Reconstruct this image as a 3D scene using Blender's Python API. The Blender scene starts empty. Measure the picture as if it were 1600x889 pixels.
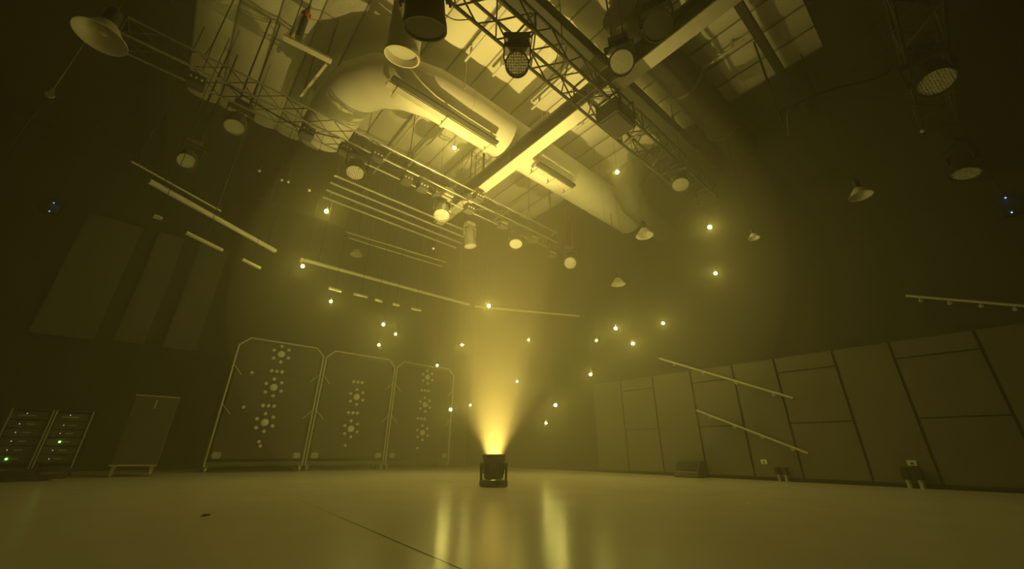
import bpy, bmesh, math, random
from mathutils import Vector, Matrix, Quaternion
random.seed(7)
PI = math.pi
SC = bpy.context.scene
COL = SC.collection

# ------------------------------------------------------------------ camera, world, exposure
F_PX, PITCH, ROLL, YAW = 605.0, math.radians(23.375), math.radians(0.5), math.radians(40.75)
CAM = Vector((0, 0, .5))
FW = Vector((math.sin(YAW)*math.cos(PITCH), math.cos(YAW)*math.cos(PITCH), math.sin(PITCH)))
_r = Vector((math.cos(YAW), -math.sin(YAW), 0)); _u = _r.cross(FW)
RT = _r*math.cos(ROLL) + _u*math.sin(ROLL)
UP = _u*math.cos(ROLL) - _r*math.sin(ROLL)
cd = bpy.data.cameras.new('camera'); cam = bpy.data.objects.new('camera', cd); COL.objects.link(cam)
cd.sensor_fit = 'HORIZONTAL'; cd.sensor_width = 36; cd.lens = F_PX*36/1600
cd.clip_start = .02; cd.clip_end = 200
m = Matrix.Identity(4)
for i in range(3):
    m[i][0] = RT[i]; m[i][1] = UP[i]; m[i][2] = -FW[i]; m[i][3] = CAM[i]
cam.matrix_world = m
SC.camera = cam

world = bpy.data.worlds.new('world'); SC.world = world; world.use_nodes = True
bg = world.node_tree.nodes['Background']
bg.inputs[0].default_value = (1, .72, .16, 1); bg.inputs[1].default_value = 0.0

SC.view_settings.view_transform = 'Standard'; SC.view_settings.look = 'None'
SC.view_settings.gamma = 1; SC.view_settings.use_curve_mapping = False
SC.view_settings.exposure = 0.0
SC.cycles.volume_bounces = 1
SC.cycles.max_bounces = 5; SC.cycles.diffuse_bounces = 2; SC.cycles.glossy_bounces = 2
SC.cycles.volume_step_rate = 1
SC.cycles.sample_clamp_indirect = 4
SC.cycles.caustics_reflective = False; SC.cycles.caustics_refractive = False

BEAM = Vector((4.26, 5.35, 0))
WARM = (1.0, .72, .15)
def spot(name, loc, power, half, blend, radius, col=WARM):
    l = bpy.data.lights.new(name, 'SPOT'); l.energy = power; l.color = col
    l.spot_size = math.radians(half*2); l.spot_blend = blend; l.shadow_soft_size = radius
    o = bpy.data.objects.new(name, l); COL.objects.link(o); o.location = loc
    o.rotation_euler = (PI, 0, 0)          # straight up
    return o
BEAM_W, SPILL_W = 4700, 1600
HAZE = .03
spot('beam_core', BEAM+Vector((0, 0, .035)), BEAM_W, 21, .65, .06)
spot('beam_spill', BEAM+Vector((0, 0, .30)), SPILL_W, 40, .6, .04)

def ray(px, py): return FW*F_PX + RT*(px-800) - UP*(py-444.5)
def atz(px, py, z): d = ray(px, py); return CAM + d*((z-.5)/d.z)
def atx(px, py, x): d = ray(px, py); return CAM + d*(x/d.x)
def aty(px, py, y): d = ray(px, py); return CAM + d*(y/d.y)
def atd(px, py, depth): return CAM + ray(px, py)*(depth/F_PX)

# ------------------------------------------------------------------ materials
def mat(name, col, rough=.6, metal=0, noise=0, scale=4, emis=None, power=0, bump=0, spec=.5, col2=None):
    M = bpy.data.materials.new(name); M.use_nodes = True
    nt = M.node_tree; b = nt.nodes['Principled BSDF']
    b.inputs['Base Color'].default_value = (*col, 1); b.inputs['Roughness'].default_value = rough
    b.inputs['Metallic'].default_value = metal; b.inputs['Specular IOR Level'].default_value = spec
    if noise or bump:
        tc = nt.nodes.new('ShaderNodeTexCoord'); n = nt.nodes.new('ShaderNodeTexNoise')
        n.inputs['Scale'].default_value = scale; n.inputs['Detail'].default_value = 5
        nt.links.new(tc.outputs['Object'], n.inputs['Vector'])
        if noise:
            r = nt.nodes.new('ShaderNodeValToRGB')
            c2 = col2 or tuple(c*(1-noise) for c in col)
            r.color_ramp.elements[0].position = .3; r.color_ramp.elements[1].position = .7
            r.color_ramp.elements[0].color = (*c2, 1); r.color_ramp.elements[1].color = (*col, 1)
            nt.links.new(n.outputs['Fac'], r.inputs['Fac']); nt.links.new(r.outputs['Color'], b.inputs['Base Color'])
        if bump:
            bp = nt.nodes.new('ShaderNodeBump'); bp.inputs['Strength'].default_value = bump; bp.inputs['Distance'].default_value = .02
            nt.links.new(n.outputs['Fac'], bp.inputs['Height']); nt.links.new(bp.outputs['Normal'], b.inputs['Normal'])
    if emis:
        b.inputs['Emission Color'].default_value = (*emis, 1); b.inputs['Emission Strength'].default_value = power
    return M
M_FLOOR = mat('polished_concrete', (.80, .75, .63), .30, 0, .08, .5)
# wandering roughness and a few darker scuffs on the floor
_nt = M_FLOOR.node_tree; _b = _nt.nodes['Principled BSDF']
_n = _nt.nodes.new('ShaderNodeTexNoise'); _n.inputs['Scale'].default_value = 1.6; _n.inputs['Detail'].default_value = 6
_tc = _nt.nodes.new('ShaderNodeTexCoord'); _nt.links.new(_tc.outputs['Object'], _n.inputs['Vector'])
_mr = _nt.nodes.new('ShaderNodeMapRange'); _mr.inputs['To Min'].default_value = .2; _mr.inputs['To Max'].default_value = .3
_nt.links.new(_n.outputs['Fac'], _mr.inputs['Value']); _nt.links.new(_mr.outputs['Result'], _b.inputs['Roughness'])
M_JOINT = mat('joint_filler', (.05, .045, .04), .8)
M_CEIL = mat('quilted_ceiling_liner', (.68, .66, .58), .85, 0, .1, 1.2)
M_BLACKROOF = mat('black_roof_deck', (.045, .042, .036), .9, 0, .2, 3)
M_RIBCEIL = mat('dark_batten', (.26, .24, .2), .7)
M_WALLP = mat('grey_wall_panel', (.14, .128, .105), .7, 0, .12, 1.5)
M_WALLD = mat('black_wall', (.048, .044, .036), .85, 0, .2, 2)
M_GROOVE = mat('dark_groove', (.02, .02, .02), .9)
M_ACOU = mat('acoustic_fabric', (.16, .155, .14), .95, 0, .15, 12)
M_DUCT = mat('painted_duct', (.8, .78, .7), .55, 0, .06, 2)
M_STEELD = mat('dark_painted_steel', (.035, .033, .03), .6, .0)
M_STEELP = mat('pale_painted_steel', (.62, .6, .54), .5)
M_TRUSS = mat('dark_truss_tube', (.07, .068, .065), .45, .5)
M_ALU = mat('aluminium_tube', (.72, .72, .7), .33, .85)
M_BLACK = mat('black_plastic', (.022, .022, .022), .45)
M_GREYM = mat('grey_case', (.09, .09, .085), .55)
M_SILVER = mat('silver_body', (.5, .5, .48), .4, .3)
M_WHITE = mat('white_disc', (.8, .79, .75), .35)
M_CREAM = mat('cream_enamel', (.75, .73, .66), .3)
M_FRAME = mat('galvanised_frame', (.62, .6, .54), .4, .4)
M_NET = mat('dark_cart_panel', (.055, .053, .05), .8)
M_LED = mat('bulb_glow', (.9, 1, .7), .5, emis=(1.0, .83, .155), power=400)
M_LEDG = mat('green_led', (.1, .8, .1), .5, emis=(.25, 1, .12), power=9)
M_LEDW = mat('white_led', (.8, .8, .8), .5, emis=(.9, 1, .7), power=1.0)
M_LEDB = mat('blue_led', (.2, .3, .9), .5, emis=(.25, .45, 1), power=3.0)
M_ORANGE = mat('orange_strap', (.8, .16, .03), .6)
def lens_mat():
    M = mat('honeycomb_lens', (.6, .6, .56), .25)
    nt = M.node_tree; b = nt.nodes['Principled BSDF']
    tc = nt.nodes.new('ShaderNodeTexCoord'); v = nt.nodes.new('ShaderNodeTexVoronoi'); v.inputs['Scale'].default_value = 30
    v.inputs['Randomness'].default_value = .25
    v.feature = 'F1'; r = nt.nodes.new('ShaderNodeValToRGB')
    r.color_ramp.elements[0].position = .35; r.color_ramp.elements[1].position = .55
    r.color_ramp.elements[0].color = (.85, .84, .78, 1); r.color_ramp.elements[1].color = (.16, .155, .14, 1)
    nt.links.new(tc.outputs['Object'], v.inputs['Vector']); nt.links.new(v.outputs['Distance'], r.inputs['Fac'])
    nt.links.new(r.outputs['Color'], b.inputs['Base Color'])
    return M
M_LENS = lens_mat()
M_GLASS = mat('dark_glass', (.02, .02, .02), .08)
M_FROST = mat('frosted_lens', (.7, .69, .62), .4, 0, .2, 20)

# ------------------------------------------------------------------ mesh helpers
def basis(d):
    d = Vector(d).normalized()
    return d.to_track_quat('Z', 'Y').to_matrix().to_4x4()
def a_box(bm, lo, hi, M=None):
    c = [(a+b)/2 for a, b in zip(lo, hi)]; s = [abs(b-a) for a, b in zip(lo, hi)]
    T = Matrix.Translation(c) @ Matrix.Diagonal((*s, 1))
    if M is not None: T = M @ T
    bmesh.ops.create_cube(bm, size=1, matrix=T)
def a_tube(bm, p, q, r, n=8, r2=None, cap=True):
    p = Vector(p); q = Vector(q); L = (q-p).length
    if L < 1e-6: return
    T = Matrix.Translation((p+q)/2) @ basis(q-p)
    bmesh.ops.create_cone(bm, cap_ends=cap, segments=n, radius1=r, radius2=r if r2 is None else r2, depth=L, matrix=T)
def a_poly(bm, pts, r, n=8):
    for a, b in zip(pts, pts[1:]): a_tube(bm, a, b, r, n)
    for a in pts[1:-1]: bmesh.ops.create_icosphere(bm, subdivisions=1, radius=r*1.02, matrix=Matrix.Translation(a))
def a_lathe(bm, prof, M=None, n=24):
    """prof: (radius, z) pairs round the local Z axis"""
    rings = []
    for r, z in prof:
        ring = []
        for k in range(n):
            a = 2*PI*k/n; v = Vector((r*math.cos(a), r*math.sin(a), z))
            ring.append(bm.verts.new(M @ v if M is not None else v))
        rings.append(ring)
    for A, B in zip(rings, rings[1:]):
        for k in range(n):
            try: bm.faces.new((A[k], A[(k+1) % n], B[(k+1) % n], B[k]))
            except ValueError: pass
    return rings
def a_sweep(bm, pts, r, n=28, cap=True):
    """smooth tube through pts"""
    pts = [Vector(p) for p in pts]; rings = []; up = Vector((0, 0, 1)); prev = None
    for i, p in enumerate(pts):
        d = (pts[min(i+1, len(pts)-1)] - pts[max(i-1, 0)]).normalized()
        if prev is None:
            x = d.cross(up) if abs(d.z) < .9 else d.cross(Vector((1, 0, 0)))
        else: x = prev - d*prev.dot(d)
        x.normalize(); prev = x; y = d.cross(x)
        rings.append([bm.verts.new(p + (x*math.cos(2*PI*k/n) + y*math.sin(2*PI*k/n))*r) for k in range(n)])
    for A, B in zip(rings, rings[1:]):
        for k in range(n): bm.faces.new((A[k], A[(k+1) % n], B[(k+1) % n], B[k]))
    if cap: bm.faces.new(rings[0][::-1]); bm.faces.new(rings[-1])
def new(): return bmesh.new()
def obj(name, bm, material, parent=None, loc=None, smooth=False):
    bmesh.ops.recalc_face_normals(bm, faces=bm.faces)
    me = bpy.data.meshes.new(name); bm.to_mesh(me); bm.free(); me.materials.append(material)
    if smooth:
        me.polygons.foreach_set('use_smooth', [True]*len(me.polygons))
        try: me.set_sharp_from_angle(angle=math.radians(40))
        except Exception: pass
    o = bpy.data.objects.new(name, me); COL.objects.link(o)
    if loc is not None: o.location = loc
    if parent is not None: o.parent = parent
    return o
def thing(name, label, cat, loc=(0, 0, 0), rotz=0, group=None):
    o = bpy.data.objects.new(name, None); COL.objects.link(o); o.empty_display_size = .1
    o.location = loc; o.rotation_euler = (0, 0, rotz); o['label'] = label; o['category'] = cat
    if group: o['group'] = group
    return o
def tag(o, label, cat, group=None, kind=None):
    o['label'] = label; o['category'] = cat
    if group: o['group'] = group
    if kind: o['kind'] = kind
    return o
def struct(name, bm, mt, smooth=False):
    o = obj(name, bm, mt, smooth=smooth); o['kind'] = 'structure'; return o
def dup(root, loc, rotz, label, group=None):
    r = root.copy(); COL.objects.link(r); r.location = loc; r.rotation_euler = (0, 0, rotz); r['label'] = label
    if group: r['group'] = group
    for ch in list(root.children):
        c = ch.copy(); COL.objects.link(c); c.parent = r
        for g in ch.children:
            d = g.copy(); COL.objects.link(d); d.parent = c
    return r

# ------------------------------------------------------------------ room shell
X0, X1, Y0, Y1, ZC = -7.5, 9.85, -6.0, 14.2, 8.5
bm = new(); a_box(bm, (X0, Y0, -.1), (X1+.2, Y1+.2, 0)); struct('floor', bm, M_FLOOR)
bm = new()
a, b = atz(460, 778, 0), atz(720, 889, 0); d = (b-a).normalized(); n_ = Vector((-d.y, d.x, 0))
pts = [a + (b+d*.6-a)*t for t in (0, .25, .5, .75, 1)]
for k in range(4):
    w = .0035
    p, q = pts[k], pts[k+1]
    vs = [bm.verts.new(v) for v in (p-n_*w*(k*.25+.3), q-n_*w*(k*.25+.5), q+n_*w*(k*.25+.5), p+n_*w*(k*.25+.3))]
    for v in vs: v.co.z = .0012
    bm.faces.new(vs)
bmesh.ops.remove_doubles(bm, verts=bm.verts, dist=.0008)
struct('floor_joint', bm, M_JOINT)

# ceiling: quilted liner hung in rolls that run along Y, bulging down between battens
bm = new(); PER = .635; x = 2.24 - PER*16; n = 12
cols = []
while x < X1+.3:
    for k in range(n):
        u = k/n*2-1; cols.append((x+PER*k/n, ZC-.07*(1-abs(u)**2.2)))
    x += PER
LX0, LX1, LY0, LY1 = -1.6, 8.6, -.1, 8.95      # the liner covers only the middle of the roof
cols = [c for c in cols if LX0 <= c[0] <= LX1]
va = [bm.verts.new((c[0], LY0, c[1])) for c in cols]; LYE = lambda x: 10.3 if x < 1.45 else LY1
vb = [bm.verts.new((c[0], LYE(c[0]), c[1])) for c in cols]
for k in range(len(cols)-1): bm.faces.new((va[k], va[k+1], vb[k+1], vb[k]))
va2 = [bm.verts.new((c[0], LY0, ZC+.02)) for c in cols]; vb2 = [bm.verts.new((c[0], LYE(c[0]), ZC+.02)) for c in cols]
for k in range(len(cols)-1):
    bm.faces.new((va2[k+1], va2[k], vb2[k], vb2[k+1])); bm.faces.new((va[k+1], va[k], va2[k], va2[k+1])); bm.faces.new((vb[k], vb[k+1], vb2[k+1], vb2[k]))
struct('ceiling_liner', bm, M_CEIL, smooth=True)
bm = new(); a_box(bm, (X0-.2, Y0, ZC+.02), (X1+.2, Y1+.2, ZC+.2)); struct('ceiling', bm, M_BLACKROOF)

# right wall: grey panels to 2.45 m with dark joints, black wall above
seams = sorted([atx(p, 600, 9.8).y for p in (1561, 1413, 1316, 1218, 1149, 1081, 1020)])
seams = [seams[0]-1.15*k for k in (4, 3, 2, 1)] + seams + [seams[-1]+1.0*k for k in (1, 2, 3, 4, 5, 6)]
seams = [s for s in seams if Y0 < s < 7.6]; YP = seams[-1]
bm = new(); a_box(bm, (X1, Y0, 0), (X1+.2, Y1+.2, ZC+.1)); struct('wall_right', bm, M_WALLD)
bm = new(); g = .022
edges = [Y0] + seams
i0 = seams.index(min(seams, key=lambda s: abs(s-atx(1561, 600, 9.8).y)))
for k in range(len(edges)-1):
    y0, y1 = edges[k]+g, edges[k+1]-g
    zs = [0.06, 2.42]
    if (k-i0) % 2 == 1: zs = [.06, 1.08, 2.1, 2.42]
    for z0, z1 in zip(zs, zs[1:]): a_box(bm, (X1-.05, y0, z0+.012), (X1-.002, y1, z1-.012))
o = obj('wall_right_panels', bm, M_WALLP); o['kind'] = 'structure'
bm = new(); a_box(bm, (X1-.012, Y0, 0), (X1-.001, YP, 2.42)); o = obj('trim_1', bm, M_GROOVE); o['kind'] = 'structure'
bm = new(); a_box(bm, (X0-.2, Y1, 0), (X1, Y1+.2, ZC+.1)); struct('wall_far', bm, M_WALLD)
bm = new(); a_box(bm, (X0-.2, Y0, 0), (X0, Y1, ZC+.1)); struct('wall_left', bm, M_WALLD)

# haze: a thin layer everywhere and thicker clouds added round the beam to imitate lens darkening in the corners
def haze_mat(name, dens):
    M = bpy.data.materials.new(name); M.use_nodes = True; nt = M.node_tree; nt.nodes.clear()
    out = nt.nodes.new('ShaderNodeOutputMaterial'); vs = nt.nodes.new('ShaderNodeVolumeScatter')
    vs.inputs['Density'].default_value = dens; vs.inputs['Anisotropy'].default_value = .5
    vs.inputs['Color'].default_value = (1, .94, .7, 1)
    nt.links.new(vs.outputs[0], out.inputs['Volume']); return M
bm = new(); a_box(bm, (X0+.01, Y0+.01, .001), (X1-.06, Y1-.01, ZC+.1))
for k, (c, r) in enumerate((((5.0, 7.2, 3.6), (4.75, 6.3, 4.6)), ((5.0, 7.2, 3.6), (3.9, 5.0, 3.9)))):
    n0 = set(bm.verts); f0 = set(bm.faces)
    bmesh.ops.create_icosphere(bm, subdivisions=5, radius=1, matrix=Matrix.Translation(c) @ Matrix.Diagonal((*r, 1)))
    for v in bm.verts:
        if v not in n0: v.co.z = max(v.co.z, .002)
    for f in bm.faces:
        if f not in f0: f.material_index = k+1
o = obj('haze', bm, haze_mat('stage_haze', HAZE)); o.data.materials.append(haze_mat('haze_cloud', .038)); o.data.materials.append(haze_mat('haze_inner_cloud', .03))
tag(o, 'stage haze filling the whole hall, thickened round the beam so the corners look darker', 'haze', kind='stuff')
bm = new(); xx = 2.24 - PER*14
while xx < X1:
    if LX0 < xx < LX1: a_box(bm, (xx-.012, LY0, ZC-.03), (xx+.012, LYE(xx), ZC-.002))
    xx += PER
struct('trim_2', bm, M_RIBCEIL)

# ------------------------------------------------------------------ overhead steel
def i_beam(name, p, q, w, h, mt, label, flange=None):
    """p, q: ends of the bottom centre line, horizontal"""
    t = thing(name, label, 'beam', p)
    d = Vector(q)-Vector(p); L = d.length; M = Matrix.Rotation(math.atan2(d.y, d.x), 4, 'Z')
    f = .03
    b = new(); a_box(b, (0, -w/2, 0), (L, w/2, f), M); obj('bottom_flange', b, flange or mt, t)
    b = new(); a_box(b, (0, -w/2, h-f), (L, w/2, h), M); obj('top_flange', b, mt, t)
    b = new(); a_box(b, (0, -.02, f), (L, .02, h-f), M)
    k = 1.2
    while k < L:
        a_box(b, (k-.008, -w/2+.01, f), (k+.008, w/2-.01, h-f), M); k += 2.4
    obj('web', b, mt, t)
    for s in (.15, .5, .85):
        b = new(); a_tube(b, M @ Vector((L*s, 0, h)), M @ Vector((L*s, 0, ZC-.015-p[2])), .03, 6); obj('hanger', b, mt, t)
    return t
i_beam('roof_beam', (-3.0, 3.24, 7.47), (9.84, 2.88, 7.47), .42, .34, M_STEELD, 'wide black steel beam running beside the near truss')
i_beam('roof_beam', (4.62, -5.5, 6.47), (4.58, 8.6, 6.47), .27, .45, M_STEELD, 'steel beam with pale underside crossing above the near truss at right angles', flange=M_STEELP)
i_beam('roof_beam', (4.5, .72, 7.9), (9.84, .62, 7.9), .14, .25, M_STEELD, 'slim dark beam high in the top right corner')
i_beam('roof_beam', (-1.9, .2, 7.75), (-1.9, 13.6, 7.75), .2, .3, M_STEELD, 'dark beam overhead near the left edge of the ceiling')
# pale rail with a dark strip beside it, under the duct
def tray(p, q, label):
    p = atz(*p, 6.70); q = atz(*q, 6.70); q.y = p.y = (p.y+q.y)/2
    t = thing('strut_rail', label, 'steel rail', p, group='pale strut rails under the duct')
    L = (q-p).length
    b = new(); a_box(b, (0, -.07, 0), (L, .07, .03)); a_box(b, (0, .04, .03), (L, .055, .08)); obj('channel', b, M_STEELP, t)
    b = new(); a_box(b, (.03, -.2, .02), (L-.05, -.085, .07)); obj('dark_strip', b, M_STEELD, t)
    for s in (.08, .5, .94):
        b = new(); a_box(b, (L*s-.03, -.1, -.03), (L*s+.03, .22, 0)); obj('bracket', b, M_STEELP, t)
        b = new(); a_tube(b, (L*s, .0, .02), (L*s, .0, 7.0-p.z), .018, 8); obj('hanger', b, M_STEELP, t)
        b = new(); a_tube(b, (L*s, .18, -.02), (L*s, .18, .12), .018, 6); obj('clip', b, M_STEELP, t)
    return t
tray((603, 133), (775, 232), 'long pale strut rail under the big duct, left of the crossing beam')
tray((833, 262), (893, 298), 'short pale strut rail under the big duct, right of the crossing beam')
# electrical conduits under the liner, along Y
cond = [(2.95, 3.2, 5.1, 'short pale conduit on the ceiling left of the near wash light'),
        (3.62, 2.9, 4.92, 'pale conduit on the ceiling right behind the near wash light'),
        (4.9, 3.2, 5.0, 'pale conduit on the ceiling left of the crossing beam'),
        (6.25, 3.2, 4.75, 'pale conduit on the ceiling just right of the crossing beam'),
        (6.95, .9, 2.4, 'pale conduit on the ceiling beyond the black beam'),
        (2.95, 6.6, 9.9, 'pale conduit between the duct and the second truss, left one'),
        (3.6, 6.8, 8.9, 'pale conduit between the duct and the second truss, middle one'),
        (5.15, 7.2, 9.4, 'pale conduit between the duct and the second truss, beside the beam'),
        (7.3, 6.5, 9.5, 'pale conduit on the ceiling beyond the crossing beam, far right')]
for cx, y0, y1, lb in cond:
    t = thing('conduit', lb, 'conduit', (cx, y0, 8.2), group='conduits under the ceiling')
    b = new(); a_tube(b, (0, 0, 0), (0, y1-y0, 0), .028, 8); obj('pipe', b, M_STEELP, t)
    for s in (.15, .85):
        b = new(); a_box(b, (-.02, (y1-y0)*s-.02, .02), (.02, (y1-y0)*s+.02, .2)); obj('strap', b, M_STEELP, t)

# ------------------------------------------------------------------ ducts
def arc(c, r, a0, a1, n, fx):
    return [fx(c, r, a0+(a1-a0)*k/n) for k in range(n+1)]
DZ = 7.45
t = thing('air_duct', 'big round pale air duct crossing the lit middle of the ceiling', 'air duct', (0, 0, 0))
pts = [Vector(p) for p in ((1.2, 8.3, DZ+.02), (1.2, 7.6, DZ), (1.22, 7.0, DZ), (1.33, 6.5, DZ), (1.6, 6.07, DZ), (2.02, 5.78, DZ), (2.6, 5.6, DZ), (3.2, 5.57, DZ), (5, 5.57, DZ), (7, 5.57, DZ), (9.8, 5.57, DZ))]
b = new(); a_sweep(b, pts, .51, 36); obj('duct_run', b, M_DUCT, t, smooth=True)
for xx in (3.3, 5.5, 6.7, 7.8, 8.8):
    b = new(); a_sweep(b, [Vector((xx-.012, 5.57, DZ)), Vector((xx+.012, 5.57, DZ))], .518, 36); obj('duct_seam', b, M_DUCT, t)
for xx in (3.0, 5.3, 7.4):
    for yy in (5.05, 6.09): b = new(); a_tube(b, (xx, yy, DZ), (xx, yy, ZC-.015), .01, 6); obj('duct_hanger', b, M_STEELP, t)
t = thing('air_duct', 'narrow pale branch duct with down-turned mouth at the top of the view', 'air duct')
c = atz(628, 90, 5.9)
pts = [Vector((c.x-.2, c.y-4.5, 6.72)), Vector((c.x-.2, c.y-2.2, 6.72)), Vector((c.x-.2, c.y-1.2, 6.72)), Vector((c.x-.18, c.y-.75, 6.68)), Vector((c.x-.12, c.y-.36, 6.52)), Vector((c.x-.04, c.y-.1, 6.25)), Vector((c.x, c.y, 5.95))]
b = new(); a_sweep(b, pts, .24, 28, cap=False); obj('duct_run', b, M_DUCT, t, smooth=True)
dd = (pts[-1]-pts[-2]).normalized()
b = new(); a_lathe(b, [(.24, -.02), (.262, -.02), (.262, .03), (.235, .03), (.225, -.08), (.0, -.09)], Matrix.Translation(pts[-1]) @ basis(dd), 28); obj('mouth_collar', b, M_DUCT, t, smooth=True)
for yy in (c.y-1.0, c.y-3.4):
    b = new(); a_tube(b, (c.x-.2, yy, 6.95), (c.x-.2, yy, ZC-.015), .012, 6); obj('duct_hanger', b, M_STEELD, t)
t = thing('shade_duct', 'black round duct added to darken the ceiling above the right half of the black beam', 'air duct')  # added duct: its dark body and shadow make the ceiling darker here
b = new(); a_sweep(b, [Vector((4.4, 2.15, 7.93)), Vector((4.7, 2.15, 7.93)), Vector((9.75, 2.05, 7.93))], .38, 28); obj('duct_run', b, M_STEELD, t, smooth=True)
for xx in (5.0, 6.7, 8.6):
    b = new(); a_sweep(b, [Vector((xx-.03, 2.1, 7.93)), Vector((xx+.03, 2.1, 7.93))], .40, 28); a_box(b, (xx-.02, 2.08, 8.3), (xx+.02, 2.12, 8.45)); obj('duct_band', b, M_GREYM, t)
t = thing('flexible_duct', 'dark flexible duct bending down at the right end of the big duct', 'air duct')
pts = [atz(1000, 262, 7.9), atz(985, 280, 7.4), atz(978, 296, 6.9), atz(990, 318, 6.5), atz(1012, 338, 6.35), atz(1040, 362, 6.3)]
P = []
for a_, b_ in zip(pts, pts[1:]): P += [a_+(b_-a_)*k/4 for k in range(4)]
P.append(pts[-1]); b = new(); a_sweep(b, P, .33, 24); obj('hose', b, M_GREYM, t, smooth=True)
b = new(); a_tube(b, pts[-1], (pts[-1].x, pts[-1].y, ZC-.015), .012, 6); obj('hanger', b, M_STEELD, t)

# ------------------------------------------------------------------ trusses
def truss(x0, x1, y0, y1, z0, z1, label, mt, cr=.025, br=.011, step=.5, hang=(.1, .5, .9), lacing='full', chordmat=None):
    t = thing('box_truss', label, 'truss', (x0, (y0+y1)/2, z0), group='lighting trusses')
    w = (y1-y0)/2; h = z1-z0; L = x1-x0; cm = chordmat or mt
    for sy in (-w, w):
        for z in (0, h):
            b = new(); a_tube(b, (0, sy, z), (L, sy, z), cr, 8); obj('chord', b, cm, t)
    faces = [((-w, 0), (w, 0)), ((-w, h), (w, h)), ((-w, 0), (-w, h)), ((w, 0), (w, h))]
    for (ya, za), (yb, zb) in faces:
        b = new(); n = int(L/step); s = L/n
        for k in range(n):
            p, q = ((ya, za), (yb, zb)) if k % 2 == 0 else ((yb, zb), (ya, za))
            a_tube(b, (k*s, *p), ((k+1)*s, *q), br, 6)
            if k % 4 == 0: a_tube(b, (k*s, *p), (k*s, *q), br*1.2, 6)
        a_tube(b, (0, ya, za), (0, yb, zb), cr, 6); a_tube(b, (L, ya, za), (L, yb, zb), cr, 6)
        obj('lacing', b, mt, t)
    for s in hang:
        b = new()
        a_tube(b, (L*s, 0, h+.5), (L*s, 0, ZC-z0-.015), .01, 6)
        for sy in (-w, w): a_tube(b, (L*s, sy, h), (L*s, 0, h+.5), .008, 6)
        obj('hanging_chain', b, M_STEELD, t)
    return t
truss(-1.6, 8.55, 2.55, 3.02, 6.0, 6.42, 'long dark box truss running diagonally through the top centre', M_TRUSS, cr=.027, br=.013, step=.34)
truss(-1.9, 7.3, 6.5, 6.88, 6.0, 6.33, 'second box truss, crossing the middle above the beam, loaded with lights', M_TRUSS, chordmat=M_ALU, cr=.017, br=.008, step=.4)
truss(4.4, 9.6, -1.3, -.85, 6.1, 6.5, 'dark box truss in the top right corner', M_TRUSS)
# ladder of four pale pipes
t = thing('pipe_ladder', 'flat ladder of four pale pipes behind the second truss', 'lighting pipes', (1.5, 8.2, 6.0), group='lighting trusses')
for k, yy in enumerate((-.5, -.18, .16, .5)):
    b = new(); a_tube(b, (0.02*k, yy, 0), (3.8, yy, 0), .022, 8); obj('pipe', b, M_ALU, t)
for k in range(8):
    b = new(); a_tube(b, (.25+k*.48, -.5, .03), (.25+k*.48, .5, .03), .014, 6)
    if k % 2: a_tube(b, (.25+k*.48, -.18, .03), (.73+k*.48-.2, .16, .03), .01, 6)
    obj('rung', b, M_TRUSS, t)
for xx in (.5, 3.2):
    b = new()
    for yy in (-.5, .5): a_tube(b, (xx, yy, 0), (xx, yy, ZC-6-.015), .007, 6)
    obj('hanging_cable', b, M_STEELD, t)
t = thing('pipe_batten', 'pair of thin pipes lowest of the hanging rows, left of the beam', 'lighting pipes', (0, 0, 0), group='lighting trusses')
for (p, q) in (((540, 362), (697, 410)), ((545, 372), (690, 416))):
    b = new(); a_tube(b, atz(*p, 5.6), atz(*q, 5.6), .02, 8); obj('pipe', b, M_SILVER, t)
for p in ((560, 368), (680, 406)):
    v = atz(*p, 5.6); b = new(); a_tube(b, v, (v.x, v.y, ZC-.015), .008, 6); obj('hanging_cable', b, M_STEELD, t)

# big polygonal rail, 4.6 m up
RZ = 4.6
ring = [atz(233, 283, RZ), atz(452, 399, RZ), atz(740, 478, RZ), atz(812, 490.5, RZ), atz(905, 494, RZ)]
segs = [(atz(233, 283, RZ), atz(430, 392, RZ), 'thick pale tube rail slanting down at far left', .05),
        (atz(470, 405, RZ), atz(733, 476, RZ), 'long thin pale tube rail ending at the light beam', .04),
        (atz(742, 479, RZ), atz(905, 494, RZ), 'pale tube rail passing behind and right of the beam', .03)]
for p, q, lb, r in segs:
    t = thing('tube_rail', lb, 'rail', p, group='tube rails')
    b = new(); a_tube(b, (0, 0, 0), q-p, r, 12); obj('tube', b, M_STEELP, t, smooth=True)
    for s in (.08, .92):
        v = (q-p)*s; b = new(); a_tube(b, v+Vector((0, 0, r)), v+Vector((0, 0, ZC-RZ-.015)), .008, 6); obj('hanging_cable', b, M_STEELD, t)
# thin dark guide rail above the thick one, with short unlit bars below
p, q = atz(205, 252, 4.9), atz(345, 330, 4.9)
t = thing('guide_rail', 'thin dark rail just above the thick pale tube rail', 'rail', p, group='tube rails')
b = new(); a_tube(b, (0, 0, 0), q-p, .018, 8); obj('tube', b, M_SILVER, t)
for s in (.05, .95):
    v = (q-p)*s; b = new(); a_tube(b, v, v+Vector((0, 0, ZC-4.9-.015)), .008, 6); obj('hanging_cable', b, M_STEELD, t)
bars = [((290, 363), (347, 391), 'longest unlit bar lamp, below the thick tube rail'),
        ((378, 405), (406, 419), 'short unlit bar lamp left of the long tube rail'),
        ((514, 450), (533, 455), 'unlit bar lamp below the long tube rail, left of the rest'),
        ((553, 459), (574, 464), 'unlit bar lamp below the long tube rail, second from left'),
        ((586, 468), (597, 471), 'smallest unlit bar lamp below the long tube rail'),
        ((614, 475), (624, 477), 'tiny unlit bar lamp below the middle of the long tube rail'),
        ((643, 482), (658, 485), 'unlit bar lamp below the long tube rail, nearest the beam'),
        ((240, 337), (253, 342), 'stubby unlit bar lamp at far left under the thick rail')]
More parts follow.
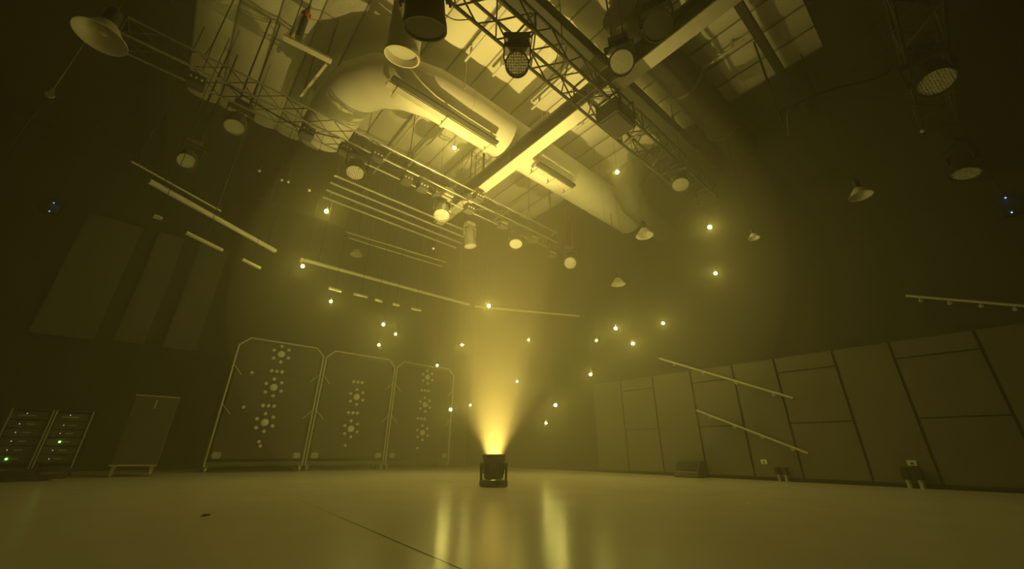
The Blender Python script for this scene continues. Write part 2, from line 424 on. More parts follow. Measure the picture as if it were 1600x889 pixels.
for p, q, lb in bars:
    p, q = atz(*p, 3.9), atz(*q, 3.9)
    t = thing('bar_lamp', lb, 'lamp', p, group='unlit bar lamps under the rails')
    b = new(); a_tube(b, (0, 0, 0), q-p, .035, 10); obj('tube', b, M_STEELP, t, smooth=True)
    b = new(); a_tube(b, (q-p)*.5+Vector((0, 0, .03)), (q-p)*.5+Vector((0, 0, ZC-3.9-.015)), .006, 6); obj('cable', b, M_STEELD, t)

# ------------------------------------------------------------------ wash lights and pendants
def wash(px, py, z, d, size, label, top, lens=M_LENS, body=M_BLACK, ln=1.0, depth=None, bs=1.0):
    """moving wash light: lens centre at pixel (px, py), height z; aims along d; clamped to height top"""
    c = atz(px, py, z) if depth is None else atd(px, py, depth)
    d = Vector(d).normalized(); s = size; R = basis(d); r = s*.5
    piv = c - d*(.62*s*ln)
    t = thing('wash_light', label, 'stage light', piv, group='moving wash lights')
    B = Matrix.Translation(c-piv) @ R
    b = new(); L = s*ln
    a_lathe(b, [(.0, -L*1.05), (r*.55, -L*1.05), (r*.8, -L*.93), (r*.95, -L*.6), (r*1.0, -L*.25), (r*1.08, -.03), (r*1.08, .02), (r*.98, .02), (r*.95, -.01)], B, 28)
    for k in range(10):
        a = 2*PI*k/10; a_box(b, (r*.86*math.cos(a)-.01, r*.86*math.sin(a)-.01, -L*.9), (r*.86*math.cos(a)+.01, r*.86*math.sin(a)+.01, -L*.3), B)
    h = obj('head', b, body, t, smooth=True)
    b = new(); bmesh.ops.create_circle(b, cap_ends=True, segments=28, radius=r*.96)
    lo = obj('lens', b, lens, h); lo.matrix_local = B
    # yoke: horizontal axis across d
    ax = d.cross(Vector((0, 0, 1)))
    if ax.length < .2: ax = Vector((1, 0, 0))
    ax.normalize()
    b = new(); yk = r*1.22; ytop = .95*s
    for sgn in (-1, 1):
        p = ax*sgn*yk
        Q = Matrix.Translation(p) @ Matrix.Rotation(math.atan2(ax.y, ax.x), 4, 'Z')
        a_box(b, (-.03*s, -.12*s, -.1*s), (.03*s, .12*s, ytop-.1*s), Q)
        a_tube(b, p-ax*sgn*.1*s, p+ax*sgn*.03*s, .09*s, 12)
    Q = Matrix.Rotation(math.atan2(ax.y, ax.x), 4, 'Z')
    a_box(b, (-yk-.03*s, -.14*s, ytop-.18*s), (yk+.03*s, .14*s, ytop-.05*s), Q)
    obj('yoke', b, body, t)
    b = new(); a_tube(b, (0, 0, ytop-.05*s), (0, 0, ytop+.02*s), .2*s, 16)
    a_box(b, (-.42*s*bs, -.3*s*bs, ytop+.02*s), (.42*s*bs, .3*s*bs, ytop+.3*s*bs), Q); obj('base', b, body, t)
    b = new()
    for sgn in (-.25, .25):
        p = ax*sgn*s
        a_tube(b, p+Vector((0, 0, ytop+.28*s)), p+Vector((0, 0, max(top-piv.z, ytop+.4*s))), .016, 6)
    a_tube(b, -ax*.4*s+Vector((0, 0, ytop+.36*s)), ax*.4*s+Vector((0, 0, ytop+.36*s)), .02, 6)
    obj('clamp', b, M_TRUSS, t)
    return t
toC = lambda px, py, z: (CAM - atz(px, py, z)).normalized()
def mix(px, py, z, k): return (toC(px, py, z)*k + Vector((0, 0, -1))*(1-k))
wash(808, 101, 5.2, mix(808, 101, 5.2, .75), .30, 'black wash light with honeycomb lens, nearest under the long dark truss', 6.0, ln=1.35, bs=1.45)
wash(664, 44, 4.9, (.25, .3, -.8), .46, 'big black moving light cut by the top edge of the view', 6.2, ln=1.1, lens=M_GLASS)
wash(971, 98, 5.6, mix(971, 98, 5.6, .75), .34, 'wash light with a frosted round lens beside the black beam', 7.5, lens=M_FROST)
wash(1028, 42, 5.8, mix(1028, 42, 5.8, .6), .36, 'dim drum-shaped wash light high on the right of the frosted one', 7.5, lens=M_GREYM, body=M_GREYM)
wash(1063, 289, 5.4, mix(1063, 289, 5.4, .45), .32, 'wash light with a pale lens under the right end of the long truss', 6.0, lens=M_FROST, body=M_GREYM)
wash(806, 381, 5.5, mix(806, 381, 5.5, .35), .34, 'bright pale wash light just above the beam', 6.1, lens=M_WHITE, body=M_GREYM)
wash(891, 411, 5.4, mix(891, 411, 5.4, .75), .34, 'pale wash light to the right of the beam top', 8.47, lens=M_WHITE, body=M_GREYM)
wash(555, 270, 5.5, mix(555, 270, 5.5, .35), .34, 'wash light hanging from the left part of the second truss', 6.1)
wash(690, 336, 5.5, mix(690, 336, 5.5, .35), .33, 'wash light with bright honeycomb face left above the beam', 6.1, body=M_SILVER)
wash(367, 199, 5.6, mix(367, 199, 5.6, .35), .32, 'small pale-faced wash light at upper left', 8.47, lens=M_FROST, body=M_GREYM)
wash(292, 252, 5.4, mix(292, 252, 5.4, .6), .30, 'pale-faced wash light at upper left above the thick rail', 8.47, lens=M_FROST, body=M_GREYM)
wash(1463, 128, 5.5, mix(1463, 128, 5.5, .35), .42, 'wash light with honeycomb face in the top right corner', 6.1)
wash(1509, 271, 5.2, (-.2, .25, -1), .36, 'dim wash light low on the right edge', 6.1, depth=6.7)
wash(735, 384, 5.4, (.15, -.05, -1), .30, 'silver moving light hanging lens down, left of the beam top', 8.47, body=M_SILVER, lens=M_FROST, ln=1.6)

def pendant_mesh(t):
    b = new(); a_lathe(b, [(.06, .26), (.10, .24), (.15, .16), (.21, .06), (.26, 0), (.268, .0), (.268, -.01), (.255, -.008), (.205, .045), (.145, .145), (.09, .225), (0, .235)], None, 32)
    sh = obj('shade', b, M_CREAM, t, smooth=True)
    b = new(); a_lathe(b, [(0, .05), (.04, .06), (.055, .1), (.04, .16), (.025, .2), (.025, .23)], None, 16); obj('bulb', b, M_FROST, sh, smooth=True)
    b = new(); a_lathe(b, [(.0, .50), (.07, .50), (.085, .46), (.085, .30), (.07, .25), (.0, .25)], None, 20); obj('gear_housing', b, M_BLACK, t, smooth=True)
    return t
pend = [(157, 58, 5.0, 'large bell pendant lamp with cream shade at upper left', 0),
        (1345, 306, 6.9, 'bell pendant lamp with cream shade by the right wall', 0),
        (1178, 372, 8.1, 'faint bell pendant lamp beside the two right-hand bulbs', 0),
        (1007, 368, 8.6, 'small dim pendant lamp below the right end of the duct', 0),
        (966, 444, 10.5, 'small dim pendant lamp between the beam and the right-hand bulbs', 0),
        (557, 398, 12.0, 'tiny dim pendant lamp right of the long rail start', 0)]
for i, (px, py, dp, lb, tilt) in enumerate(pend):
    c = atd(px, py, dp)
    t = thing('pendant_lamp', lb, 'pendant lamp', c, group='bell pendant lamps')
    pendant_mesh(t)
    k = (1, .66, .42, .7, .7, .7)[i]
    for ch in t.children: ch.scale = (k, k, k)
    b = new(); a_tube(b, (0, 0, .5*k), (0, 0, ZC-c.z+.03), .008, 6); obj('cord', b, M_STEELD, t)

# equipment box under the long truss, past the crossing beam
c = atz(963, 186, 5.75)
t = thing('loudspeaker', 'dark box loudspeaker slung under the long dark truss', 'loudspeaker', c)
b = new(); a_box(b, (-.27, -.2, -.16), (.27, .2, .2)); bmesh.ops.bevel(b, geom=b.edges[:], offset=.02, segments=2, affect='EDGES'); obj('cabinet', b, M_GREYM, t)
b = new(); a_box(b, (-.24, -.17, -.17), (.24, .17, -.16)); obj('grille', b, M_NET, t)
b = new()
for sx in (-.2, .2): a_box(b, (sx-.015, -.25, -.05), (sx+.015, -.22, .35)); a_box(b, (sx-.015, .22, -.05), (sx+.015, .25, .35)); a_box(b, (sx-.015, -.25, .32), (sx+.015, .25, .35))
obj('bracket', b, M_TRUSS, t)
# small gear clamped on the second truss
gear = [(618, 297, 'small dimmer box on the second truss, left'), (650, 300, 'junction box on the second truss, centre left'),
        (755, 300, 'dark cable box on top of the second truss, centre'), (700, 300, 'square pale effect box on the second truss'),
        (590, 240, 'dark gear box at the left of the second truss'), (862, 395, 'cluster box near the right end of the second truss'),
        (300, 182, 'dim gear box in the dark upper left'),
        (540, 232, 'gear box on the second truss nearest the duct elbow'), (672, 312, 'gear box on the second truss above the pipe ladder end'),
        (725, 330, 'gear box on the second truss just left of the beam'), (780, 352, 'gear box on the second truss directly above the beam'),
        (830, 372, 'gear box on the second truss right of the bright wash light'), (480, 205, 'gear box on the shaded left part of the second truss')]
for px, py, lb in gear:
    c = atz(px, py, 6.06 if px != 755 else 6.3); c.y = min(max(c.y, 6.55), 6.82) if px < 860 else c.y
    t = thing('gear_box', lb, 'equipment box', c, group='small boxes on the trusses')
    b = new(); a_box(b, (-.12, -.1, -.14), (.12, .1, .06)); bmesh.ops.bevel(b, geom=b.edges[:], offset=.012, segments=1, affect='EDGES'); obj('housing', b, M_GREYM if px != 700 else M_SILVER, t)
    b = new(); a_tube(b, (0, 0, .05), (0, 0, .12 if px < 860 else ZC-c.z-.015), .02, 8); obj('clamp', b, M_TRUSS, t)
    for k in range(3): b = new(); a_tube(b, (-.07+k*.07, -.1, -.05), (-.07+k*.07, -.125, -.05), .018, 8); obj('socket', b, M_WHITE, t)
# hanging multicable loops
def loop(pts, label, r=.012):
    P = [Vector(p) for p in pts]; b = new()
    out_ = []
    for i in range(len(P)-1):
        a0 = P[max(i-1, 0)]; a1 = P[i]; a2 = P[i+1]; a3 = P[min(i+2, len(P)-1)]
        for k in range(6):
            u = k/6
            out_.append(.5*((2*a1)+(-a0+a2)*u+(2*a0-5*a1+4*a2-a3)*u*u+(-a0+3*a1-3*a2+a3)*u**3))
    out_.append(P[-1]); a_sweep(b, out_, r, 6); o = obj('cable', b, M_STEELD); tag(o, label, 'cable', 'loose cables'); return o
loop([atz(683, 5, 6.0), atz(695, 22, 5.9), atz(712, 31, 5.9), atz(735, 30, 6.0)], 'thin cable looping below the near end of the long truss', .008)
loop([atz(1228, 205, 6.0)+Vector((0, 0, 2.47)), atz(1228, 205, 6.0), atz(1232, 175, 6.0), atz(1255, 158, 6.1), atz(1300, 140, 6.3), atz(1390, 108, 7.2), atz(1400, 104, 7.2)+Vector((0, 0, 1.27))], 'loose cable arching across the dark right side', .02)
loop([atz(78, 150, 6.2), atz(40, 196, 5.6), atz(0, 254, 5.0), atz(-30, 300, 4.6)], 'thin rope running down to the left edge', .012)
for k, (xa, xb, lb) in enumerate(((-.6, 1.2, 'cable swagging under the left part of the second truss'), (1.3, 2.6, 'cable swagging under the second truss above the pipe ladder'),
                                (2.9, 4.2, 'cable swagging under the second truss left of the crossing beam'), (5.0, 6.6, 'cable swagging under the right end of the second truss'))):
    loop([(xa, 6.5, 5.985), (xa+(xb-xa)*.3, 6.48, 5.85), (xa+(xb-xa)*.65, 6.5, 5.82), (xb, 6.5, 5.985)], lb, .014)
c = atz(78, 148, 6.2)
t = thing('pulley', 'small pale pulley at the top of the left rope', 'pulley', c)
b = new(); a_lathe(b, [(0, -.02), (.06, -.02), (.045, 0), (.06, .02), (0, .02)], Matrix.Rotation(PI/2, 4, 'X'), 16); obj('wheel', b, M_SILVER, t)
b = new(); a_box(b, (-.02, -.035, -.02), (.02, -.025, .14)); a_box(b, (-.02, .025, -.02), (.02, .035, .14)); a_tube(b, (0, 0, .12), (0, 0, ZC-c.z-.015), .01, 6); obj('hanger', b, M_SILVER, t)
# orange-strapped hoist
c = atz(479, 22, 6.6)
t = thing('chain_hoist', 'chain hoist with an orange strap near the top left of the ceiling', 'hoist', c)
b = new(); a_tube(b, (0, 0, -.55), (0, 0, -.12), .05, 10); a_tube(b, (0, 0, -.12), (0, 0, .1), .03, 8); obj('motor', b, M_GREYM, t)
b = new(); a_tube(b, (0, 0, -.06), (0, 0, .06), .045, 10); a_box(b, (-.06, -.01, -.05), (.06, .01, .03)); obj('strap', b, M_ORANGE, t)
b = new(); a_tube(b, (0, 0, .1), (0, 0, ZC-c.z-.015), .012, 6); obj('chain', b, M_STEELD, t)
# pale steel bracket bars at the left of the duct
for (p, q, lb) in (((443, 58), (518, 96), 'pale flat bar at the left of the duct, slanting down'), ((470, 150), (510, 100), 'thin pale rod dropping beside the duct elbow')):
    p, q = atz(*p, 7.3), atz(*q, 7.3)
    t = thing('steel_bar', lb, 'steel bar', p)
    b = new(); T = Matrix.Rotation(math.atan2((q-p).y, (q-p).x), 4, 'Z'); w = .06 if 'flat' in lb else .025
    a_box(b, (0, -w, -.02), ((q-p).length, w, .03), T); obj('bar', b, M_STEELP, t)
    for s in (.1, .9):
        b = new(); a_tube(b, (q-p)*s, (q-p)*s+Vector((0, 0, ZC-7.3-.015)), .01, 6); obj('hanger', b, M_STEELD, t)

# ------------------------------------------------------------------ lit hanging bulbs
bulbs = [(710, 231, 8.5, 0.052, 'lit bulb against the ceiling left of the crossing beam'),
 (964, 269, 9.0, 0.056, 'lit bulb against the ceiling at the right end of the duct'),
 (510, 330, 8.0, 0.052, 'lit bulb left of the pipe ladder, upper left of all'),
 (1109, 355, 8.0, 0.054, 'upper of the two lit bulbs at the far right'),
 (473, 416, 8.2, 0.045, 'lit bulb at the left end of the long tube rail'),
 (1118, 427, 8.3, 0.044, 'lower of the two lit bulbs at the far right'),
 (517, 471, 8.8, 0.040, 'lit bulb just below the long tube rail above the carts'),
 (764, 478, 9.5, 0.052, 'lit bulb inside the top of the light beam'),
 (599, 507, 9.0, 0.045, 'largest bulb of the tight trio left of the beam'),
 (618, 522, 9.6, 0.035, 'right bulb of the tight trio left of the beam'),
 (592, 539, 9.0, 0.037, 'lowest bulb of the tight trio left of the beam'),
 (722, 539, 10.0, 0.035, 'lit bulb at the left edge of the beam, halfway up'),
 (826, 531, 10.0, 0.033, 'lit bulb at the right edge of the beam, halfway up'),
 (962, 513, 9.0, 0.047, 'largest bulb of the trio right of the beam'),
 (932, 532, 9.8, 0.033, 'left bulb of the trio right of the beam'),
 (989, 537, 9.0, 0.044, 'right bulb of the trio right of the beam'),
 (1036, 505, 9.0, 0.042, 'lone lit bulb to the right of the right-hand trio'),
 (683, 571, 10.0, 0.037, 'lit bulb above the right end of the third cart'),
 (923, 585, 9.4, 0.040, 'lit bulb below the right-hand trio'),
 (808, 596, 10.5, 0.033, 'lit bulb at the right side of the beam, low down'),
 (704, 640, 9.3, 0.044, 'lower left bulb of the pair left of the beam foot'),
 (735, 633, 10.4, 0.032, 'small bulb of the pair, close to the beam foot on its left'),
 (868, 633, 9.2, 0.047, 'upper bulb of the pair right of the beam foot'),
 (853, 661, 10.0, 0.035, 'lowest lit bulb of all, right of the beam foot')]
b0 = None
for px, py, dp, r, lb in bulbs:
    c = atd(px, py, dp)
    if b0 is None:
        b0 = thing('hanging_bulb', lb, 'light bulb', c, group='lit bulbs hanging in the haze')
        b = new(); bmesh.ops.create_icosphere(b, subdivisions=2, radius=.03); obj('bulb', b, M_LED, b0)
        b = new(); a_lathe(b, [(0, .03), (.012, .03), (.016, .045), (.016, .09), (.006, .1), (0, .1)], None, 10); obj('socket', b, M_STEELD, b0)
        b = new(); a_tube(b, (0, 0, 0), (0, 0, 1), .0025, 4); obj('cord', b, M_STEELD, b0)
        t = b0
    else: t = dup(b0, c, 0, lb)
    for ch in t.children:
        if ch.name.startswith('bulb'): ch.scale = (r*.65/.03,)*3
        if ch.name.startswith('cord'): ch.location = (0, 0, .09); ch.scale = (1, 1, ZC-.015-c.z-.09)
# white beads on cords; the upper left ones stand in for small reflected glints
for px, py, dp, lb in ((405, 267, 8, 'unlit hanging bulb, leftmost of the dim row at upper left'), (440, 281, 8, 'unlit hanging bulb, left of the close dim pair'),
                       (450, 284, 8, 'unlit hanging bulb, right of the close dim pair'), (483, 297, 8, 'unlit hanging bulb beside the upper left lit bulb'),
                       (1441, 205, 7, 'unlit hanging bulb under the right corner wash light'), (677, 388, 9, 'unlit hanging bulb below the pipe ladder')):
    c = atd(px, py, dp)
    t = thing('unlit_bulb', lb, 'light bulb', c, group='unlit hanging bulbs')
    b = new(); bmesh.ops.create_icosphere(b, subdivisions=2, radius=.032); obj('bulb', b, M_WHITE, t, smooth=True)
    b = new(); a_tube(b, (0, 0, .03), (0, 0, .1), .014, 8); obj('socket', b, M_STEELD, t)
    b = new(); a_tube(b, (0, 0, .1), (0, 0, ZC-c.z-.015), .003, 4); obj('cord', b, M_STEELD, t)
# little blue-lit network boxes up on the walls
px_left = lambda p: p[0] < 800
for (p1, p2, y, lb) in (((84, 317), (77, 330), 9.0, 'black box with two blue lights hanging in the dark at far left'), ((1571, 309), (1581, 332), None, 'black box with two blue lights high by the right edge')):
    a_ = atd(*p1, 9 if px_left(p1) else 6.2); b_ = atd(*p2, 9 if px_left(p2) else 6.2); c = (a_+b_)/2
    t = thing('network_box', lb, 'equipment box', c, group='boxes with blue lights')
    b = new(); a_box(b, (-.16, -.12, -.16), (.16, .12, .16)); 
    away = (c-CAM).normalized()*.22
    h = obj('housing', b, M_BLACK, t, loc=away)
    for v in (a_, b_):
        b = new(); bmesh.ops.create_icosphere(b, subdivisions=1, radius=.012, matrix=Matrix.Translation(v-c))
        a_tube(b, v-c, v-c+(c-CAM).normalized()*.2, .004, 5); obj('indicator', b, M_LEDB, t)
    b = new(); a_tube(b, away+Vector((0, 0, .15)), away+Vector((0, 0, ZC-c.z-.015-away.z)), .012, 6); obj('drop_rod', b, M_STEELD, t)

# ------------------------------------------------------------------ far wall panels
for x0, x1, z0, z1, lb in ((-2.85, -1.75, 3.0, 6.3, 'tall pale acoustic panel high on the far wall, leftmost'),
                           (-1.4, -.8, 3.05, 6.3, 'narrow acoustic panel high on the far wall, middle of three'),
                           (-.42, .3, 3.05, 6.3, 'acoustic panel high on the far wall, nearest the carts')):
    t = thing('acoustic_panel', lb, 'wall panel', ((x0+x1)/2, Y1, (z0+z1)/2), group='acoustic panels on the far wall')
    b = new(); a_box(b, (-(x1-x0)/2, -.1, -(z1-z0)/2), ((x1-x0)/2, -.03, (z1-z0)/2)); bmesh.ops.bevel(b, geom=b.edges[:], offset=.015, segments=2, affect='EDGES'); obj('fabric_face', b, M_ACOU, t)
    b = new(); a_box(b, (-(x1-x0)/2+.05, -.04, -(z1-z0)/2+.05), ((x1-x0)/2-.05, -.001, (z1-z0)/2-.05)); obj('backing_frame', b, M_STEELD, t)

# ------------------------------------------------------------------ rolling carts with discs
def caster(b_, x, y, r=.05):
    a_tube(b_, (x-.02, y, r), (x+.02, y, r), r, 14); a_box(b_, (x-.035, y-.02, r), (x-.028, y+.02, r*2+.02)); a_box(b_, (x+.028, y-.02, r), (x+.035, y+.02, r*2+.02)); a_box(b_, (x-.045, y-.045, r*2+.01), (x+.045, y+.045, r*2+.03))
def cart(x0, x1, y, H, rosettes, rows, dots, label, tail=False):
    w = x1-x0; t = thing('rolling_cart', label, 'cart', (x0, y, 0), group='tall rolling carts')
    ch = .22; fr = .022
    b = new(); a_poly(b, [(0, 0, .12), (0, 0, H-ch), (ch, 0, H), (w-ch, 0, H), (w, 0, H-ch), (w, 0, .12)], fr, 10); obj('frame', b, M_FRAME, t, smooth=True)
    b = new(); a_poly(b, [(0, .75, .14), (0, .75, H-ch), (ch, .75, H), (w-ch, .75, H), (w, .75, H-ch), (w, .75, .14)], fr, 8)
    for xx in (0, w): a_tube(b, (xx, 0, .16), (xx, .75, .16), fr, 8); a_tube(b, (xx, 0, H-ch), (xx, .75, H-ch), fr, 8)
    obj('rear_frame', b, M_STEELD, t)
    for z in (H*.42, H*.72):
        for sx in (0, 1):
            xx = 0 if sx == 0 else w; dx = .22 if sx == 0 else -.22
            b = new(); a_tube(b, (xx, -.01, z+.18), (xx+dx, -.02, z-.06), .012, 6); obj('brace', b, M_FRAME, t)
    b = new(); a_box(b, (.02, -.03, .14), (w-.02, .05, .22)); a_box(b, (.02, .68, .14), (w-.02, .75, .22)); a_box(b, (.02, .05, .15), (w-.02, .68, .18)); obj('base', b, M_GREYM, t)
    b = new(); a_box(b, (.08, .04, .3), (w-.08, .06, H-.1))
    for k in range(1, 4): a_box(b, (.08, .02, .3+(H-.5)*k/4), (w-.08, .04, .33+(H-.5)*k/4))
    obj('panel', b, M_NET, t)
    for xx in (.05, w-.05):
        for yy in (.0, .72):
            b = new(); caster(b, xx, yy, .055); obj('caster', b, M_SILVER if yy == 0 else M_BLACK, t)
    for (px, py) in rosettes:
        v = aty(px, py, y-.03); v = Vector((v.x-x0, 0, v.z))
        b = new(); T = Matrix.Translation((v.x, .015, v.z)) @ Matrix.Rotation(PI/2, 4, 'X')
        a_lathe(b, [(0, .03), (.075, .03), (.088, .02), (.088, 0), (.0, 0)], T, 20); c_ = obj('rosette', b, M_WHITE, t, smooth=True)
        for k in range(6):
            a = PI/6+k*PI/3+.15
            b = new(); T2 = Matrix.Translation((v.x+.205*math.cos(a), .015, v.z+.215*math.sin(a))) @ Matrix.Rotation(PI/2, 4, 'X')
            a_lathe(b, [(0, .03), (.034, .03), (.043, .02), (.043, 0), (.0, 0)], T2, 12); obj('petal_disc', b, M_WHITE, c_, smooth=True)
    for (px, py) in rows:
        v = aty(px, py, y-.03)
        for k in (-1, 0, 1):
            b = new(); T2 = Matrix.Translation((v.x-x0+k*.125, .015, v.z-abs(k)*.0)) @ Matrix.Rotation(PI/2, 4, 'X')
            a_lathe(b, [(0, .03), (.035, .03), (.045, .02), (.045, 0), (.0, 0)], T2, 12); obj('stud', b, M_WHITE, t, smooth=True)
    for (px, py) in dots:
        v = aty(px, py, y-.03); b = new(); T2 = Matrix.Translation((v.x-x0, .015, v.z)) @ Matrix.Rotation(PI/2, 4, 'X')
        a_lathe(b, [(0, .03), (.03, .03), (.04, .02), (.04, 0), (.0, 0)], T2, 12); obj('stud', b, M_WHITE, t, smooth=True)
    for xx in (.18, w-.18):
        b = new(); a_box(b, (xx-.09, -.05, .3), (xx+.09, 0, .44)); bmesh.ops.bevel(b, geom=b.edges[:], offset=.02, segments=2, affect='EDGES'); obj('latch_plate', b, M_SILVER, t)
    return t
cart(1.08, 3.16, 12, 3.2, [(440, 553), (428, 605), (414, 660)], [(433, 580), (420, 634)], [(405, 690), (407, 697), (394, 582), (381, 636)], 'tall wheeled cart with pale disc rosettes, nearest and leftmost of three')
cart(3.24, 5.36, 12, 3.2, [(558, 620), (549, 670)], [(560, 597), (552, 645)], [(540, 696)], 'tall wheeled cart with pale disc rosettes, middle of three')
cart(5.44, 7.62, 12, 3.2, [(669, 589), (665, 632), (661, 676)], [(665, 610), (659, 654)], [(653, 700)], 'tall wheeled cart with faint rosettes, closest to the light beam')

# ------------------------------------------------------------------ amp racks, cabinet and crate on the left
def amp_rack(x0, x1, y, H, units, label, green):
    w = x1-x0; t = thing('amplifier_rack', label, 'equipment rack', (x0, y, 0), group='amplifier racks')
    b = new(); 
    a_box(b, (0, 0, .16), (.02, .5, H)); a_box(b, (w-.02, 0, .16), (w, .5, H)); a_box(b, (0, 0, H-.02), (w, .5, H)); a_box(b, (0, 0, .16), (w, .5, .19)); a_box(b, (0, .48, .16), (w, .5, H)); obj('case', b, M_BLACK, t)
    for xx in (0, w-.02):
        b = new(); a_box(b, (xx, -.015, .16), (xx+.02, .0, H)); obj('edge_rail', b, M_FRAME, t)
    b = new(); a_box(b, (0, -.015, H-.015), (w, 0, H)); obj('edge_trim', b, M_GREYM, t)
    b = new(); a_box(b, (0, -.015, .16), (w, 0, .175)); obj('edge_trim', b, M_GREYM, t)
    for xx in (.05, w-.05):
        for yy in (.05, .45):
            b = new(); a_tube(b, (xx-.018, yy, .05), (xx+.018, yy, .05), .05, 14); a_box(b, (xx-.03, yy-.03, .09), (xx+.03, yy+.03, .16)); obj('caster', b, M_GREYM, t)
    n = units; z = H-.05; uh = (H-.3)/n
    for k in range(n):
        zz = z-uh*(k+1)
        b = new(); a_box(b, (.03, .02, zz+.01), (w-.03, .3, zz+uh-.01)); u = obj('amplifier', b, M_GREYM, t)
        b = new(); wd = .22 if k == 0 else .1; xs = .09 if k == 0 else w*.5-.02
        a_box(b, (xs, .005, zz+uh*.5-.01), (xs+wd, .02, zz+uh*.5+.012)); obj('display', b, M_SILVER, u)
        b = new(); gl = (k == green)
        bmesh.ops.create_icosphere(b, subdivisions=1, radius=.017 if gl else .007, matrix=Matrix.Translation(((.2 if gl else .16) if k else .19, .01, zz+uh*(.5 if k else .75)))); obj('indicator', b, M_LEDG if gl else M_LEDW, u)
    return t
amp_rack(-1.95, -1.44, 11, 1.14, 6, 'left black amplifier rack with a bright green light near its bottom', 5)
amp_rack(-1.42, -.93, 11, 1.14, 6, 'right black amplifier rack with a green light halfway up', 3)
t = thing('equipment_cabinet', 'grey wheeled cabinet standing between the amplifier racks and carts', 'cabinet', (-.46, 11, 0))
b = new(); a_box(b, (0, 0, .2), (.7, .6, 1.5)); bmesh.ops.bevel(b, geom=b.edges[:], offset=.012, segments=1, affect='EDGES'); obj('body', b, mat('cabinet_grey', (.075, .073, .066), .6), t)
b = new(); a_box(b, (.0, -.02, .19), (.7, 0, .215)); obj('edge_trim', b, M_FRAME, t)
b = new(); a_box(b, (0, -.015, 1.48), (.7, 0, 1.5)); obj('edge_trim', b, M_FRAME, t)
b = new(); a_box(b, (.03, -.012, .23), (.67, 0, 1.46)); dr = obj('door', b, mat('cabinet_door', (.065, .063, .058), .55), t)
b = new(); a_box(b, (.34, -.03, 1.25), (.37, -.012, 1.42)); obj('handle', b, M_SILVER, dr)
for xx in (.07, .63):
    for yy in (.06, .54):
        b = new(); a_tube(b, (xx-.02, yy, .06), (xx+.02, yy, .06), .06, 14); a_box(b, (xx-.03, yy-.03, .1), (xx+.03, yy+.03, .2)); obj('caster', b, M_SILVER, t)
c = atz(-10, 752, 0)
t = thing('flat_case', 'low black flat case on the floor at the left edge', 'case', (c.x-.25, c.y, 0), -.5)
b = new(); a_box(b, (-.5, 0, .02), (.42, .5, .16)); bmesh.ops.bevel(b, geom=b.edges[:], offset=.02, segments=2, affect='EDGES'); obj('body', b, M_BLACK, t)
b = new(); a_box(b, (-.1, -.012, .09), (.2, .0, .105)); obj('handle', b, M_SILVER, t)
b = new()
for xx in (-.4, .32):
    for yy in (.08, .42): a_tube(b, (xx, yy, 0), (xx, yy, .03), .03, 10)
obj('foot', b, M_BLACK, t)
t = thing('floor_box', 'small black box on the floor in front of the right amplifier rack', 'case', (-1.3, 10.35, 0))
b = new(); a_box(b, (-.28, 0, 0.005), (.22, .3, .09)); bmesh.ops.bevel(b, geom=b.edges[:], offset=.012, segments=1, affect='EDGES'); obj('body', b, M_BLACK, t)
b = new(); a_box(b, (-.28, -.006, .05), (.22, 0, .058)); obj('lid_line', b, M_GREYM, t)

# small dark leaf-like scrap on the floor
c = atz(322, 806, 0); b = new()
vs = [b.verts.new((c.x+.03*math.cos(k*PI/3)*(1+.3*(k % 2)), c.y+.02*math.sin(k*PI/3), .002+.006*(k % 3))) for k in range(6)]; vt = b.verts.new((c.x, c.y, .014))
for k in range(6): b.faces.new((vs[k], vs[(k+1) % 6], vt))
vb = b.verts.new((c.x, c.y, .001))
for k in range(6): b.faces.new((vs[(k+1) % 6], vs[k], vb))
o = obj('tape_scrap', b, M_BLACK); tag(o, 'tiny dark scrap of tape lying on the floor at left', 'tape')

# ------------------------------------------------------------------ right wall fittings
def wall_rail(p, q, label, r=.022):  # thin pale bar on brackets, set along a sloping line
    p = atx(*p, X1-.14); q = atx(*q, X1-.14)
    t = thing('slope_bar', label, 'slope_bar', p, group='sloping wall bars')
    b = new(); a_tube(b, (0, 0, 0), q-p, r, 12); obj('rail', b, M_STEELP, t, smooth=True)
    n = 4
    for k in range(n):
        v = (q-p)*((k+.5)/n); b = new(); a_tube(b, v, v+Vector((0.0, 0, -.05)), .01, 8); a_tube(b, v+Vector((0, 0, -.05)), v+Vector((.085, 0, -.05)), .01, 8); a_tube(b, v+Vector((.078, 0, -.05)), v+Vector((.0895, 0, -.05)), .03, 12)
        obj('bracket', b, M_STEELP, t)
wall_rail((1030, 560), (1239, 622), 'upper sloping pale bar on the grey wall panels')
wall_rail((1088, 641), (1262, 708), 'lower sloping pale bar on the grey wall panels')
wall_rail((1415, 462), (1612, 479), 'faint sloping pale bar above the panels at the right edge')
for px, py, lb in ((1425, 723.5, 'white socket plate on the right wall, nearer one'), (1194, 721.5, 'white socket plate on the right wall, further one')):
    v = atx(px, py, X1-.055)
    t = thing('socket_plate', lb, 'wall socket', v, group='white socket plates')
    b = new(); a_box(b, (-.012, -.06, -.045), (.004, .06, .045)); bmesh.ops.bevel(b, geom=b.edges[:], offset=.004, segments=1, affect='EDGES'); obj('plate', b, M_WHITE, t)
    b = new(); a_tube(b, (-.016, 0, -.005), (-.005, 0, -.005), .018, 10); obj('outlet', b, M_BLACK, t)
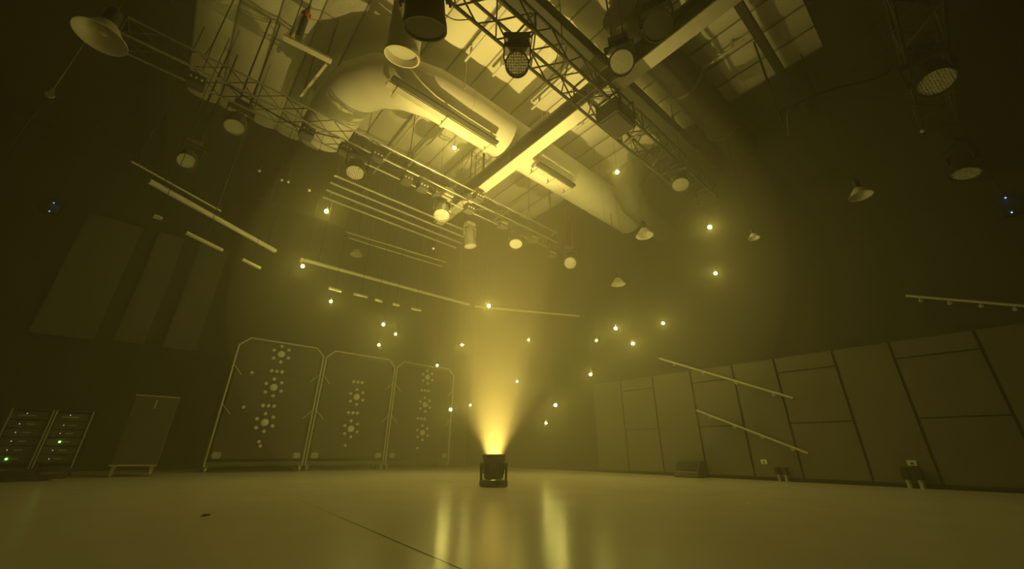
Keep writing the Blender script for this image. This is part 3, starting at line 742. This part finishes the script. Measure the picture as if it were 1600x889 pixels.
for px, py, s, lb in ((1425, 757, 1.0, 'small dark power box with pale conduits under the nearer socket plate'), (1222, 751, .8, 'small dark power box with pale conduits right of the further socket plate')):
    v = atz(px, py, 0); v.x = min(v.x, X1-.16)
    v = Vector((X1-.17, aty(px, py, 1).y, 0)); v.y = atx(px, 740, X1-.17).y
    t = thing('power_box', lb, 'power box', v, group='power boxes at the foot of the right wall')
    b = new()
    for yy in (-.075*s, .075*s):
        a_box(b, (-.07, yy-.055*s, .13), (.08, yy+.055*s, .30*s+.02))
    bmesh.ops.bevel(b, geom=b.edges[:], offset=.012, segments=2, affect='EDGES'); obj('housing', b, M_BLACK, t)
    for yy in (-.075*s, .075*s):
        b = new(); a_tube(b, (-.01, yy, 0), (-.01, yy, .14), .035*s, 12); obj('conduit_stub', b, M_SILVER, t)
v = Vector((X1-.4, atx(1080, 735, X1-.3).y, 0))
t = thing('wedge_monitor', 'dark wedge monitor on the floor against the right wall panels', 'loudspeaker', v)
b = new(); vs = [(-.18, 0), (.2, 0), (.2, .34), (.02, .34), (-.18, .12)]
A = [b.verts.new((x_, -.28, z_)) for x_, z_ in vs]; B = [b.verts.new((x_, .28, z_)) for x_, z_ in vs]
b.faces.new(A); b.faces.new(B[::-1])
for k in range(5): b.faces.new((A[k], B[k], B[(k+1) % 5], A[(k+1) % 5]))
bmesh.ops.bevel(b, geom=b.edges[:], offset=.012, segments=1, affect='EDGES'); obj('cabinet', b, M_GREYM, t)
b = new(); T = Matrix.Translation((-.085, 0, .235)) @ Matrix.Rotation(-math.atan2(.22, .2), 4, 'Y'); a_box(b, (-.12, -.24, -.004), (.12, .24, .008), T); obj('grille', b, M_BLACK, t)
b = new(); a_box(b, (-.06, .29, .1), (.06, .31, .2)); obj('handle', b, M_SILVER, t)

# ------------------------------------------------------------------ the lit floor fixture
t = thing('floor_beam_light', 'squat black moving light on the floor throwing the tall beam', 'stage light', (BEAM.x, BEAM.y, 0), math.radians(-40))
b = new(); a_lathe(b, [(0, .0), (.205, 0), (.225, .02), (.225, .07), (.21, .09), (.11, .09), (.11, .012), (.0, .012)], None, 40); obj('base', b, M_BLACK, t, smooth=True)
b = new()
for s in (-1, 1):
    a_box(b, (s*.197-.018, -.07, .08), (s*.197+.018, .07, .33)); a_tube(b, (s*.17, 0, .29), (s*.22, 0, .29), .055, 18)
obj('yoke', b, M_BLACK, t)
b = new(); a_lathe(b, [(.125, .10), (.15, .12), (.158, .2), (.160, .34), (.172, .36), (.186, .40), (.186, .455), (.174, .455), (.150, .36), (.125, .10)], None, 40)
for k in range(18):
    a = 2*PI*k/18; a_box(b, (.152, -.006, .18), (.170, .006, .34), Matrix.Rotation(a, 4, 'Z'))
hd = obj('head', b, M_BLACK, t, smooth=True)
b = new(); a_lathe(b, [(.186, .455), (.186, .468), (.168, .468), (.168, .455)], None, 40); obj('lens_ring', b, M_SILVER, hd)
b = new(); a_lathe(b, [(.10, .0125), (.106, .0125), (.106, .018), (.10, .018)], None, 24); obj('reflector_rim', b, M_SILVER, t)
b = new(); a_box(b, (-.04, -.228, .03), (.04, -.22, .065)); obj('display', b, M_GREYM, t)
